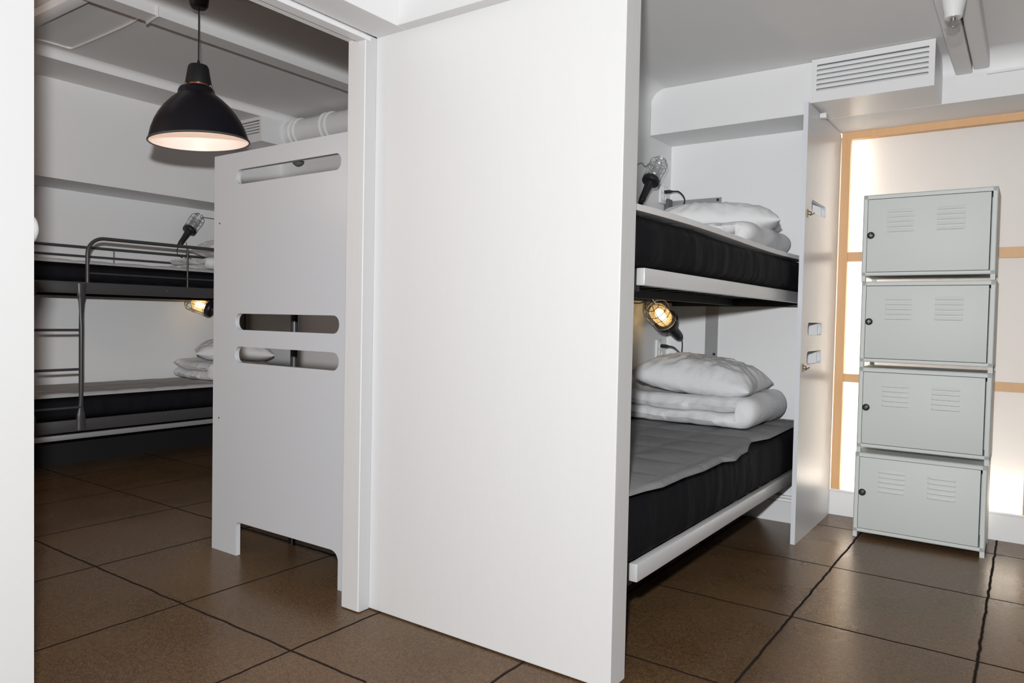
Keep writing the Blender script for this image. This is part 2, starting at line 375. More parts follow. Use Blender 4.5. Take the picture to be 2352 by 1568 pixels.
# baseboards
def skirting(bm, x0, x1, yw):
    B(bm, x0, x1, yw-0.022, yw, 0, 0.115); B(bm, x0, x1, yw-0.014, yw, 0.115, 0.13, bev=0.003); B(bm, x0, x1, yw-0.03, yw, 0.135, 0.15, bev=0.004)
bm = bmesh.new(); skirting(bm, -1.82, -0.952, 4.22); struct('baseboard_bunk', bm, M['trim'])
bm = bmesh.new(); skirting(bm, -0.926, 2.4, 4.59); struct('baseboard_window', bm, M['trim'])
struct('wall_niche', box(-0.98, 2.4, 4.565, 4.60, 0, 0.14), M['paint'], smooth=False)

# window: pine frame, crossbars, frosted pane, shallow light box behind
win = link_mesh('window_1', box(-0.925, -0.878, 4.565, 4.61, 0.15, 2.205), M['wood'], smooth=False); win['kind'] = 'structure'
bm = box(-0.878, 1.2, 4.565, 4.61, 2.165, 2.205); B(bm, -0.005, 0.045, 4.565, 4.61, 0.15, 2.165); B(bm, 1.15, 1.2, 4.565, 4.61, 0.15, 2.165)
struct('window_frame', bm, M['wood'], win, smooth=False)
for z0, z1 in ((1.468, 1.522), (0.775, 0.822)):
    struct('crossbar', box(-0.878, 1.15, 4.575, 4.605, z0, z1), M['wood'], win, smooth=False)
struct('pane', box(-0.9, 1.18, 4.615, 4.62, 0.13, 2.2), M['frost'], win, smooth=False)
bm = box(-1.0, 1.2, 4.9, 4.93, 0.05, 2.3); B(bm, -1.0, -0.97, 4.62, 4.9, 0.05, 2.3); B(bm, -1.0, 1.2, 4.62, 4.9, 0.05, 0.1)
B(bm, 1.2, 1.23, 4.62, 4.9, 0.05, 2.3)
struct('light_box', bm, M['paint'], win, smooth=False)

# ------------------------------------------------------------------ panels with slots
def slot_panel():
    t = thing('bunk_end_panel', 'tall white board panel with three slots and two feet beyond the doorway', 'panel', (-2.592, 2.0, 0))
    w, h = 1.025, 1.82
    x0, x1 = -w/2, w/2; f0, f1 = -0.303+0.0, 0.355
    out = [(x0, h), (x0, 0), (-0.325, 0)]
    for k in range(7): out.append((-0.325+0.02*(1-math.cos(k/6*PI/2)), 0.135+0.02*math.sin(k/6*PI/2)))
    for k in range(7): out.append((0.355-0.045*(1-math.sin(k/6*PI/2)), 0.115+0.04*math.cos(k/6*PI/2)))
    out += [(0.355, 0), (x1, 0), (x1, h)]
    holes = [rrect(0, zc, 0.69, hh, hh/2-0.002) for zc, hh in ((1.71, 0.066), (1.063, 0.073), (0.915, 0.073))]
    mx = Matrix.Translation((-2.592, 2.001, 0)) @ Matrix.Rotation(PI/2, 4, 'X')
    b = part('board', plate(out, holes, 0.022, mx), M['board'], t, ang=30)
    bm = bmesh.new(); lathe(bm, [(0, 0), (0.012, 0.004), (0.022, 0.012), (0.026, 0.024), (0, 0.024)], 20, Matrix.Translation((-2.572, 2.04, 1.728)))
    part('hook', bm, M['darkgrey'], t)['label'] = 'dark grey coat hook showing through the top slot'
    for x, z in ((-3.06, 1.511), (-3.055, 0.616)):
        bm = bmesh.new(); lathe(bm, [(0, 0), (0.004, 0), (0.004, 0.002), (0, 0.002)], 10, Matrix.Translation((x, 1.99, z)) @ Matrix.Rotation(PI/2, 4, 'X'))
        part('screw', bm, M['darkgrey'], t)
slot_panel()
def side_panel():
    t = thing('bunk_side_panel', 'narrow white board panel with three hand slots between bunk and lockers', 'panel', (-0.94, 4.2, 0))
    out = [(3.80, 0), (4.56, 0), (4.56, 2.195), (3.80, 2.195)]
    holes = [rrect(4.08, zc, 0.31, hh, 0.022, 5) for zc, hh in ((1.705, 0.062), (1.079, 0.066), (0.93, 0.068))]
    mx = Matrix(((0, 0, 1, -0.94), (1, 0, 0, 0), (0, 1, 0, 0), (0, 0, 0, 1)))
    part('board', plate(out, holes, 0.022, mx), M['board'], t, ang=30)
    for z in (1.655, 0.885):
        bm = bmesh.new()
        B(bm, -0.93, -0.926, 3.835, 3.86, z-0.02, z+0.02)
        tube(bm, bez([(-0.927, 3.85, z+0.01), (-0.914, 3.85, z+0.006), (-0.911, 3.85, z-0.006), (-0.918, 3.85, z-0.012)], 5), 0.0025, 6)
        tube(bm, bez([(-0.927, 3.85, z-0.005), (-0.908, 3.862, z-0.004), (-0.902, 3.87, z+0.004)], 5), 0.0025, 6)
        part('coat_hook', bm, M['brass'], t)['label'] = 'small brass coat hook'
    bm = box(-0.928, -0.895, 4.02, 4.06, 2.165, 2.19, bev=0.004)
    part('ceiling_bracket', bm, M['trim'], t)
side_panel()

# ------------------------------------------------------------------ ventilation grilles
def vent(name, label, x0, x1, yf, yb, z0, z1, s0, nslot, duct=None):
    t = thing(name, label, 'vent', ((x0+x1)/2, yb, z0), 'white box vents')
    w = x1-x0; h = z1-z0; hs = []
    for k in range(nslot):
        zc = z1-z0-0.034-k*0.0235
        hs.append(rrect(w/2, zc, w-0.05, 0.0125, 0.003, 2))
    mx = Matrix.Translation((x0, yf+0.006, z0)) @ Matrix.Rotation(PI/2, 4, 'X')
    part('grille', plate([(0, 0), (w, 0), (w, h), (0, h)], hs, 0.012, mx), M['trim'], t, ang=30)
    bm = box(x0, x0+0.01, yf+0.012, yb, z0, z1); B(bm, x1-0.01, x1, yf+0.012, yb, z0, z1); B(bm, x0+0.01, x1-0.01, yf+0.012, yb, z0, z0+0.01); B(bm, x0+0.01, x1-0.01, yf+0.012, yb, z1-0.01, z1)
    part('casing', bm, M['trim'], t, smooth=False)
    part('lining', box(x0+0.01, x1-0.01, yf+0.07, yf+0.08, z0+0.01, z1-0.01), M['darkgap'], t, smooth=False)
    for k in range(nslot):
        zc = z1-0.034-k*0.0235
        bm = box(x0+0.012, x1-0.012, -0.014, 0.014, -0.001, 0.001)
        bm.transform(Matrix.Translation((0, yf+0.028, zc-0.004)) @ Matrix.Rotation(-0.7, 4, 'X'))
        part('louvre', bm, M['trim'], t, smooth=False)
    return t
vent('ventilation_box', 'large white ventilation box with louvred front above the narrow panel', -0.938, -0.400, 3.872, 4.219, 2.206, 2.418, 2.30, 6)
vent('ventilation_box', 'white ventilation box half hidden behind the pendant lamp', -5.63, -5.10, 3.68, 4.219, 2.49, 2.688, 2.6, 5)
t = thing('duct_pipe', 'round white duct pipe with collars above the slotted panel', 'pipe', (-4.2, 3.98, 2.6))
RX = Matrix.Rotation(PI/2, 4, 'Y')
bm = bmesh.new(); lathe(bm, [(0, 0), (0.105, 0), (0.105, 2.95), (0, 2.95)], 40, Matrix.Translation((-5.1, 3.98, 2.6)) @ RX); part('pipe', bm, M['trim'], t)
for x in (-5.04, -4.98, -4.66, -4.60, -4.3):
    bm = bmesh.new(); lathe(bm, [(0.10, 0), (0.118, 0.008), (0.118, 0.025), (0.10, 0.035)], 40, Matrix.Translation((x, 3.98, 2.6)) @ RX); part('collar', bm, M['trim'], t)

# ------------------------------------------------------------------ bunk beds
def rail(bm, xc, d, y0, y1, z0, z1): B(bm, xc-d/2, xc+d/2, y0, y1, z0, z1, bev=0.004)
def bunk(label, xf, xb, y0, y1, metal, lo, hi, guard=None, ladder=None, posts=True):
    s = 1 if xf > xb else -1                          # side the front faces
    t = thing('bunk_bed', label, 'bunk bed', ((xf+xb)/2, (y0+y1)/2, 0))
    fm = metal
    for nm, (z0, z1) in (('lower', lo), ('upper', hi)):
        part(nm+'_front_rail', box(xf-s*0.03, xf, y0, y1, z0, z1, bev=0.004), fm, t)
        part(nm+'_rear_rail', box(xb+s*0.012, xb+s*0.042, y0, y1, z0, z1, bev=0.004), M['slat'], t)
        for y in (y0, y1-0.03):
            a, b = sorted((xb+s*0.042, xf-s*0.03))
            part(nm+'_end_rail', box(a, b, y, y+0.03, z0-0.018, z1, bev=0.004), M['slat'], t)
        n = 11
        for k in range(n):
            a, b = sorted((xb+s*0.042, xf-s*0.03)); yy = y0+0.12+(y1-y0-0.24)*k/(n-1)
            part('slat', box(a, b, yy-0.03, yy+0.03, z1-0.03, z1-0.012), M['slat'], t, smooth=False)
        part('centre_beam', box((xf+xb)/2-0.015, (xf+xb)/2+0.015, y0+0.03, y1-0.03, z0-0.012, z1-0.03), M['slat'], t, smooth=False)
    if guard: legs = [(xb+s*0.027, y0+0.02), (xb+s*0.027, y1-0.02), (xf-s*0.055, y0+0.02), (xf-s*0.055, y1-0.02)]
    if not guard or not posts:                                     # hung on the alcove wall
        legs = []
        for yy in (y0+0.3, y1-0.3):
            for z0, z1 in (lo, hi):
                a, b = sorted((xb-s*0.004, xb+s*0.014)); part('wall_bracket', box(a, b, yy-0.03, yy+0.03, z0-0.05, z1-0.002), M['greyplate'], t)
    for x, y in legs:
        bm = bmesh.new(); tube(bm, [(x, y, 0), (x, y, 1.58)], 0.019, 14); part('post', bm, M['steel'] if guard else M['greyplate'], t)
    if guard:
        gx = xf-s*0.012; ga, gb = guard; zt = 1.592; r = 0.11
        pts = [(gx, ga, hi[1]-0.03), (gx, ga, zt-r)]+[(gx, ga+r*(1-math.cos(k/8*PI/2)), zt-r+r*math.sin(k/8*PI/2)) for k in range(1, 9)]+[(gx, gb, zt)]
        bm = bmesh.new(); tube(bm, pts, 0.0125, 12); g = part('guard_rail', bm, M['steel'], t)
        bm = bmesh.new(); tube(bm, [(gx, ga, 1.352), (gx, gb, 1.352)], 0.0065, 10); part('guard_bar', bm, M['steel'], t, g)
        bm = bmesh.new(); tube(bm, [(gx, ga+0.72, hi[1]-0.03), (gx, ga+0.72, zt)], 0.0065, 10); part('guard_post', bm, M['steel'], t, g)
        rx = xb+s*0.05
        for z, rr in ((1.585, 0.011), (1.515, 0.009)):
            bm = bmesh.new(); tube(bm, [(rx, y0, z), (rx, y1, z)], rr, 10); part('rear_guard_bar', bm, M['steel'], t)
        for y in (y0+0.95, y0+1.6):
            bm = bmesh.new(); tube(bm, [(rx, y, hi[1]-0.03), (rx, y, 1.585)], 0.006, 8); part('rear_guard_post', bm, M['steel'], t)
    if ladder:
        la, lb = ladder; lx = xf+s*0.012
        zs = [lo[0]+0.01, lo[1]+0.03, lo[1]+0.14, hi[0]-0.12, hi[0], hi[1]-0.012]
        for y in (la, lb):
            ww = [0.030, 0.028, 0.014, 0.014, 0.028, 0.032]
            pts = bez([(lx, y, z) for z in zs], 5)
            bm = bmesh.new(); rad = []
            for i in range(len(pts)):
                q = i/5; k = min(int(q), 4); rad.append(ww[k]+(ww[k+1]-ww[k])*(q-k))
            tube(bm, pts, rad, 12)
            for v in bm.verts:                        # ends pressed flat
                f = 1 if 0.5 < v.co.z < 1.08 else 0.45
                v.co.x = lx+(v.co.x-lx)*f
            L = part('ladder_rail', bm, M['steel'], t)
        for z in (0.452, 0.706, 0.968):
            bm = bmesh.new(); tube(bm, [(lx, la, z), (lx, lb, z)], 0.009, 10); part('ladder_rung', bm, M['steel'], t)
    return t
BR = bunk('bunk bed with bright aluminium rails in the white alcove behind the partition', -1.0, -1.815, 2.135, 4.20, M['alu'], (0.266, 0.325), (1.214, 1.270))
# grey L shaped mounting plate on the alcove's back wall (the bed's fixing)
part('mounting_plate', box(-1.805, -1.5, 4.205, 4.219, 1.785, 1.832), M['greyplate'], BR, smooth=False)
part('mounting_post', box(-1.572, -1.5, 4.205, 4.219, 0.3, 1.22), M['greyplate'], BR, smooth=False)
for x, z in ((-1.518, 1.818), (-1.515, 0.917)):
    bm = bmesh.new(); lathe(bm, [(0, 0), (0.008, 0), (0.008, 0.004), (0, 0.004)], 12, Matrix.Translation((x, 4.205, z)) @ Matrix.Rotation(PI/2, 4, 'X')); part('screw', bm, M['blackplastic'], BR)
BLb = bunk('dark grey steel bunk bed with ladder and guard rail at the far wall', -5.2, -6.015, 2.0, 4.17, M['steel'], (0.288, 0.368), (1.213, 1.290), guard=(2.402, 4.12), ladder=(2.052, 2.352))
part('lower_trim_rail', box(-5.24, -5.205, 2.0, 4.17, 0.238, 0.272, bev=0.003), M['greyplate'], BLb)['label'] = 'pale grey rail under the lower bunk'
part('plinth', box(-5.64, -5.60, 2.0, 4.17, 0, 0.2), M['blackplastic'], BLb, smooth=False)
for y, z in ((2.96, 1.252), (2.962, 0.342)):
    bm = bmesh.new(); lathe(bm, [(0, 0.004), (0.006, 0.003), (0.008, 0), (0, 0)], 12, Matrix.Translation((-5.2, y, z)) @ Matrix.Rotation(PI/2, 4, 'Y')); part('bolt', bm, M['chrome'], BLb)
BM = bunk('dark steel bunk bed glimpsed through the slots of the white panel', -2.87, -1.97, 2.06, 4.12, M['steel'], (0.288, 0.368), (1.213, 1.290), guard=(2.9, 4.1), posts=False)
bm = bmesh.new(); tube(bm, [(-2.868, 2.262, 0.0), (-2.868, 2.262, 1.2)], 0.017, 14); part('ladder_rail', bm, M['steel'], BM)

# ------------------------------------------------------------------ mattresses, pads, bedding
def mattress(label, x0, x1, y0, y1, z0, z1, bulge=0.012, group=None, sag=0.0):
    bm = bmesh.new(); bmesh.ops.create_cube(bm, size=1)
    bmesh.ops.subdivide_edges(bm, edges=bm.edges, cuts=28, use_grid_fill=True)
    for v in bm.verts:
        u, w, q = v.co*2
        rx = 0.035/(x1-x0)*2; 
        dx = (x1-x0)/2; dy = (y1-y0)/2; dz = (z1-z0)/2
        X, Y, Z = u*dx, w*dy, q*dz
        rr = 0.04                                     # round the edges
        cx, cy, cz = max(-dx+rr, min(dx-rr, X)), max(-dy+rr, min(dy-rr, Y)), max(-dz+rr, min(dz-rr, Z))
        d = Vector((X-cx, Y-cy, Z-cz))
        if d.length > 1e-6: d = d.normalized()*rr if d.length > rr else d
        p = Vector((cx, cy, cz))+d
        p = p+Vector((0, 0, 0))
        if abs(u) > 0.98: p.x += math.copysign(bulge*(1-q*q)+0.006*noise.noise((w*dy*9, q*dz*2, 3)), u)
        if q > 0.98: p.z += 0.006*noise.noise((X*3, Y*3, 0))+sag*math.cos(w*PI*0.5)**2*0-sag*math.sin((w+0.15)*PI)*0.5
        v.co = p+Vector(((x0+x1)/2, (y0+y1)/2, (z0+z1)/2))
    return one('mattress', bm, M['black_fabric'], label, 'mattress', group, ang=80)
def pad(label, edge, xb, z0, th, m, zf=None, group=None, ny=150, nx=64):
    """thin quilted sheet: edge(y) gives its front x; from there back to xb"""
    bm = bmesh.new(); ya, yb = edge[0][0], edge[-1][0]
    def ex(y):
        for (a, x), (b, x2) in zip(edge, edge[1:]):
            if a <= y <= b: return x+(x2-x)*(y-a)/(b-a)
        return edge[-1][1]
    G = [[None]*(nx+1) for _ in range(ny+1)]; G2 = [[None]*(nx+1) for _ in range(ny+1)]
    for i in range(ny+1):
        y = ya+(yb-ya)*i/ny; xe = ex(y)
        for j in range(nx+1):
            q = j/nx; x = xe+(xb-xe)*q
            base = z0+(zf(y) if zf else 0)
            quilt = 0.009*min(abs(math.sin(y*PI/0.26)), abs(math.sin((x-0.03)*PI/0.26)))**0.45*(1+0.35*noise.noise((x*6, y*6, 4))) if th < 0.02 else 0
            e = min(1, q/0.02) if th < 0.02 else 1
            top = base+th*e+quilt+0.003*noise.noise((x*7, y*7, 1))
            low = base if j else base+0.0
            G[i][j] = bm.verts.new((x, y, top)); G2[i][j] = bm.verts.new((x, y, low))
    for i in range(ny):
        for j in range(nx):
            bm.faces.new((G[i][j], G[i+1][j], G[i+1][j+1], G[i][j+1])); bm.faces.new((G2[i][j], G2[i][j+1], G2[i+1][j+1], G2[i+1][j]))
    for i in range(ny):
        bm.faces.new((G[i][0], G2[i][0], G2[i+1][0], G[i+1][0])); bm.faces.new((G[i][nx], G[i+1][nx], G2[i+1][nx], G2[i][nx]))
    for j in range(nx):
        bm.faces.new((G[0][j], G[0][j+1], G2[0][j+1], G2[0][j])); bm.faces.new((G[ny][j], G2[ny][j], G2[ny][j+1], G[ny][j+1]))
    return one('mattress_pad', bm, m, label, 'mattress pad', group, ang=60)
def pillow(label, loc, L, Wd, T, rot, tilt=(0, 0), seed=0, group=None):
    bm = bmesh.new(); n = 64; top = {}; bot = {}
    for i in range(n+1):
        for j in range(n+1):
            u, v = -1+2*i/n, -1+2*j/n
            f = max(0, (1-u**4)*(1-v**4))**0.55*(1-0.25*(u*u+v*v)/2)
            x = u*L/2*(1-0.10*(1-v*v)*0 - 0.07*(1-abs(v))*abs(u)); y = v*Wd/2*(1-0.09*(1-abs(u))*abs(v))
            edge = max(abs(u), abs(v))
            ang = math.atan2(v, u); wr = 0.012*noise.noise((ang*5+seed, edge*2.2, seed))*edge+0.008*noise.noise((u*4+seed, v*4, 2))
            wr += 0.006*noise.noise((u*11+seed, v*5, 7))+0.007*(abs(noise.noise((ang*9+seed, edge*1.5, 4)))-0.25)*edge**2+0.004*noise.noise((u*16+v*7+seed, v*9, 2))
            h = T*f
            top[i, j] = bm.verts.new((x, y, h*0.62+wr*min(1, f*2))); 
            bot[i, j] = top[i, j] if (i in (0, n) or j in (0, n)) else bm.verts.new((x, y, -h*0.38+wr*0.4*min(1, f*2)))
    for i in range(n):
        for j in range(n):
            bm.faces.new((top[i, j], top[i+1, j], top[i+1, j+1], top[i, j+1]))
            q = (bot[i, j], bot[i, j+1], bot[i+1, j+1], bot[i+1, j])
            try: bm.faces.new(q)
            except ValueError: pass
    bm.transform(Matrix.Rotation(rot, 4, 'Z') @ Matrix.Rotation(tilt[0], 4, 'X') @ Matrix.Rotation(tilt[1], 4, 'Y'))
    zmin = min(v.co.z for v in bm.verts)
    bm.transform(Matrix.Translation((loc[0], loc[1], loc[2]-zmin)))
    return one('pillow', bm, M['linen'], label, 'pillow', group, ang=180)
def duvet(label, x0, x1, y0, y1, z0, h, seed=0, flip=1, group=None):
    """folded in two: stadium layers joined by a round fold at the x1 side (flip=1), open at the other"""
    bm = bmesh.new(); a = h/4-0.0015; pr = []           # half thickness of one layer
    Lx = x1-x0; f = x1 - 2*a
    c1, c2 = z0+a, z0+3*a
    prof = []
    # outer: along bottom, round the fold, along the top, tip, inner slit back
    nseg = 44
    for k in range(nseg+1): prof.append((x0+(f-x0)*k/nseg, z0))
    for k in range(1, 16):
        an = -PI/2+PI*k/16; prof.append((f+2*a*math.cos(an), z0+2*a+2*a*math.sin(an)))
    for k in range(nseg+1): prof.append((f+(x0+0.03-f)*k/nseg, z0+4*a))
    for k in range(1, 8):
        an = PI/2+PI*k/8; prof.append((x0+0.03+a*math.cos(an), c2+a*math.sin(an)))
    for k in range(nseg+1): prof.append((x0+0.03+(f-0.01-x0-0.03)*k/nseg, z0+2*a+0.002))
    for k in range(nseg+1): prof.append((f-0.01+(x0-f+0.01)*k/nseg, z0+2*a-0.002))
    for k in range(1, 8):
        an = PI/2+PI*k/8; prof.append((x0+a*math.cos(an), c1+a*math.sin(an)))
    ny = 44; rings = []
    cz = z0+2*a
    for i in range(ny+1):
        q = i/ny; y = y0+(y1-y0)*q; ring = []
        e = min(q, 1-q)*2                              # round the end faces
        ro = min(1, e*(y1-y0)/2/0.075); sh = math.sqrt(max(0, 1-(1-ro)**2))
        for (x, z) in prof:
            cl = c1 if z < cz else c2
            zz = cl+(z-cl)*(0.10+0.90*sh) if x < f else z
            if x >= f:                                 # the fold keeps its shape but its edge draws in
                zz = cz+(z-cz)*(0.55+0.45*sh); x = f+(x-f)*(0.55+0.45*sh)
            w = 0.016*noise.noise((x*5+seed, y*5, z*5))+0.010*noise.noise((x*14+seed, y*7, z*10))
            dy = (0.03*noise.noise((x*4+seed, z*6, q*2))+0.010*noise.noise((x*26+seed, z*9, q))+0.018*math.sin((x-x0)/Lx*PI)*(-1 if q < 0.5 else 1)*0.6)*(1-sh*0.7)
            sagx = -0.02*math.sin((x-x0)/Lx*PI)*(1 if z > cz else 0.5)
            zz2 = max(z0+0.0005, zz+w*0.6+sagx*0.6)
            ring.append(bm.verts.new((x+w*0.4, y+dy, zz2)))
        rings.append(ring)
    n = len(prof)
    for i in range(ny):
        for k in range(n): bm.faces.new((rings[i][k], rings[i][(k+1) % n], rings[i+1][(k+1) % n], rings[i+1][k]))
    for R_, rev in ((rings[0], False), (rings[-1], True)):
        # close the ends: bottom layer and top layer joined through the fold
        es = []
        for k in range(n):
            ed = bm.edges.get((R_[k], R_[(k+1) % n])); es.append(ed)
        bmesh.ops.triangle_fill(bm, edges=es, use_beauty=True)
    if flip < 0:
        xm = (x0+x1)/2
        for v in bm.verts: v.co.x = 2*xm-v.co.x
    return one('folded_duvet', bm, M['linen'], label, 'duvet', group, ang=70)

# right alcove
mattress('black mattress on the lower bunk of the alcove', -1.80, -1.004, 2.05, 4.195, 0.327, 0.552)
mattress('black mattress on the upper bunk of the alcove', -1.80, -1.002, 2.05, 4.195, 1.272, 1.432, sag=0.012)
pad('grey quilted pad with wavy front edge on the lower alcove mattress',
    [(2.06, -0.995), (2.15, -0.985), (2.24, -0.965), (2.43, -0.968), (2.58, -0.955), (2.8, -0.962), (2.86, -0.93), (3.0, -0.955), (3.1, -0.96), (3.25, -1.0), (3.36, -1.025), (3.52, -0.99), (3.87, -1.0), (4.19, -1.01)], -1.80, 0.560, 0.012, M['pad'])
pad('white sheet pad on the upper alcove mattress', [(2.06, -1.0), (4.19, -1.0)], -1.80, 1.434, 0.0205, M['sheet'], zf=lambda y: 0.006-0.006*math.sin(((y-2.14)/1.03-1+0.15)*PI))
duvet('white duvet folded double on the grey pad of the lower alcove bunk', -1.78, -1.065, 3.52, 4.15, 0.587, 0.16, 1)
pillow('plump white pillow on the folded duvet of the lower alcove bunk', (-1.435, 3.80, 0.712), 0.64, 0.52, 0.20, math.radians(3), (0.03, 0.09), 3)
duvet('white duvet folded under a pillow on the upper alcove bunk', -1.68, -1.075, 3.42, 4.16, 1.474, 0.125, 5)
pillow('white pillow on top of the upper alcove bunk', (-1.38, 3.87, 1.562), 0.62, 0.50, 0.165, math.radians(14), (0.02, 0.05), 8)
# far bunk
mattress('black mattress on the lower bunk at the far wall', -5.955, -5.215, 2.05, 4.11, 0.37, 0.512)
mattress('black mattress on the upper bunk at the far wall', -5.955, -5.245, 2.05, 4.11, 1.292, 1.405)
pad('grey pad on the lower bunk at the far wall', [(2.05, -5.21), (4.11, -5.21)], -5.955, 0.522, 0.018, M['palepad'])
pad('pale grey pad on the upper bunk at the far wall', [(2.05, -5.235), (4.11, -5.235)], -5.955, 1.414, 0.016, M['palepad'])
duvet('white duvet folded double on the lower bunk at the far wall', -5.93, -5.33, 3.43, 3.97, 0.553, 0.16, 2)
pillow('white pillow on the duvet of the lower bunk at the far wall', (-5.62, 3.80, 0.685), 0.62, 0.5, 0.19, math.radians(60), (0.02, 0.03), 4)
duvet('white duvet folded on the upper bunk at the far wall', -5.93, -5.33, 3.38, 3.97, 1.444, 0.11, 6)
pillow('white pillow on top of the upper bunk at the far wall', (-5.57, 3.78, 1.54), 0.62, 0.5, 0.17, math.radians(75), (0.02, 0.03), 9)
# bunk behind the slotted panel
mattress('black mattress on the lower bunk behind the slotted panel', -2.81, -2.03, 2.11, 4.07, 0.37, 0.52)
mattress('black mattress on the upper bunk behind the slotted panel', -2.81, -2.03, 2.11, 4.07, 1.292, 1.42)

# ------------------------------------------------------------------ lockers
def locker_local(t):
    w, d, h, ft = 0.582, 0.33, 0.4425, 0.028
    lk = M['locker']
    bm = box(-w/2, w/2, 0.0, d, ft, ft+0.004); B(bm, -w/2, w/2, 0, d, h-0.004, h); B(bm, -w/2, -w/2+0.004, 0, d, ft, h); B(bm, w/2-0.004, w/2, 0, d, ft, h)
    B(bm, -w/2, w/2, d-0.004, d, ft, h)
    B(bm, -w/2, w/2, 0, 0.018, h-0.021, h-0.001); B(bm, -w/2, w/2, 0, 0.018, ft, ft+0.018)
    B(bm, -w/2, -w/2+0.02, 0, 0.018, ft, h); B(bm, w/2-0.02, w/2, 0, 0.018, ft, h)
    yield 'body', bm, lk
    for sx in (-1, 1):
        for y in (0.0, d-0.022):
            bm = box(sx*w/2, sx*(w/2-0.020), y, y+0.022, 0, ft)
            yield 'foot', bm, lk
    # door with ten pressed louvres
    x0, x1, z0, z1 = -w/2+0.022, w/2-0.0275, ft+0.0205, h-0.0235
    bm = box(x0, x1, 0.001, 0.016, z0, z1, bev=0.0012)
    for cx in (-0.119, 0.102):
        for k in range(5):
            zc = h-0.087-k*0.0247; L = 0.061; H = 0.0085
            ring = []
            # half-round blister: raised at the bottom lip, flush at the top
            secs = [(-L, 0), (-L+0.008, 0.75), (-L+0.016, 1), (L-0.016, 1), (L-0.008, 0.75), (L, 0)]
            for xx, a in secs:
                ring.append([bm.verts.new((cx+xx, 0.0008-0.0055*a*f, zc+zz*H)) for f, zz in ((0, 1), (0.45, 0.5), (0.9, -0.2), (1, -0.6), (0.6, -0.9), (0, -1))])
            for a, b in zip(ring, ring[1:]):
                for q in range(5): bm.faces.new((a[q], b[q], b[q+1], a[q+1]))
    yield 'door', bm, lk
    mx = Matrix.Translation((-w/2+0.0385, 0.001, 0.236)) @ Matrix.Rotation(PI/2, 4, 'X')
    bm = bmesh.new(); lathe(bm, [(0, 0.012), (0.012, 0.012), (0.015, 0.010), (0.0178, 0.004), (0.0178, 0), (0, 0)], 24, mx)
    yield 'lock', bm, M['lockdark']
    bm = box(-w/2+0.0365, -w/2+0.0405, -0.0145, -0.011, 0.227, 0.245); B(bm, -w/2+0.031, -w/2+0.046, -0.0135, -0.011, 0.2345, 0.2375)
    yield 'key_slot', bm, M['chrome']
first = thing('locker', 'pale grey metal locker at the bottom of the stack, standing on the floor', 'locker', (0, 0, 0), 'stacked pale lockers')
door = lock = None
for nm, bm, m in locker_local(first):
    sub = door if nm == 'lock' else None
    o = link_mesh(nm, bm, m, None, ang=35); o.parent = first
    if nm == 'door': door = o
    elif nm == 'lock': o.parent = door; lock = o; o['label'] = 'black round lock'
    elif nm == 'key_slot': o.parent = door
labs = [('pale grey metal locker, third from the top of the stack', -0.4335, 0.4435),
        ('pale grey metal locker, second from the top of the stack', -0.4335, 0.887),
        ('pale grey metal locker on the very top of the stack', -0.4385, 1.3305)]
first.location = (-0.4375, 4.165, 0)
for lab, x, z in labs:
    c = copytree(first, (x, 4.165, z)); c['label'] = lab

# ------------------------------------------------------------------ pendant lamp
LX, LY = -3.497, 2.147
t = thing('pendant_lamp', 'large black dome pendant lamp with pale inside hanging in the left room', 'lamp', (LX, LY, 1.90))
TL = Matrix.Translation((LX, LY, 0))
zr = 1.965; K = 0.95; TILT = -4.0
outp = [(0.253, 0), (0.251, 0.012), (0.246, 0.03), (0.236, 0.065), (0.219, 0.105), (0.196, 0.145), (0.166, 0.185), (0.134, 0.218), (0.104, 0.243), (0.094, 0.252), (0.091, 0.27), (0.082, 0.285), (0.066, 0.293)]
TL = Matrix.Translation((LX, LY, zr)) @ Matrix.Scale(K, 4) @ Matrix.Translation((0, 0, -zr))
TS = TL.copy(); piv = Vector((LX, LY, zr+0.28)); vd = (piv-Vector((0, 0, 1.1))).normalized()
TS = Matrix.Translation(piv+Vector((-0.010, -0.007, 0.004))) @ Matrix.Rotation(math.radians(TILT), 4, vd) @ Matrix.Translation(-piv) @ TL
bm = bmesh.new(); lathe(bm, [(r, zr+z) for r, z in outp], 72, TS); sh = part('shade', bm, M['lampblack'], t, ang=50)
bm = bmesh.new(); lathe(bm, [(r-0.003, zr+z-0.001) for r, z in outp[:-1]]+[(0.02, zr+0.285)], 72, TS); part('shade_inside', bm, M['shadewhite'], t, sh)['label'] = 'pale inside of the shade'
bm = bmesh.new(); lathe(bm, [(0.253, zr-0.004), (0.257, zr), (0.256, zr+0.006), (0.250, zr+0.008), (0.249, zr), (0.253, zr-0.004)], 72, TS); part('rim', bm, M['darkgrey'], t, sh)
bm = bmesh.new(); lathe(bm, [(0, zr+0.412), (0.012, zr+0.412), (0.046, zr+0.408), (0.052, zr+0.398), (0.066, zr+0.312), (0.066, zr+0.306), (0, zr+0.306)], 40, TL); part('cap', bm, M['lampcap'], t)
bm = bmesh.new(); lathe(bm, [(0.055, zr+0.285), (0.055, zr+0.308)], 32, TL); part('collar', bm, M['copper'], t)['label'] = 'copper coloured collar'
for a in (math.radians(d) for d in (28, 42, 150, 205, 265, 252)):
    c = Vector((LX+0.0635*math.cos(a), LY+0.0635*math.sin(a), zr+0.284))
    bm = bmesh.new(); bmesh.ops.create_uvsphere(bm, u_segments=10, v_segments=8, radius=0.006, matrix=Matrix.Translation(c)); part('screw', bm, M['chrome'], t)
bm = bmesh.new(); lathe(bm, [(0, zr+0.435), (0.006, zr+0.435), (0.009, zr+0.41), (0, zr+0.41)], 12, TL); part('cord_grip', bm, M['lampcap'], t)
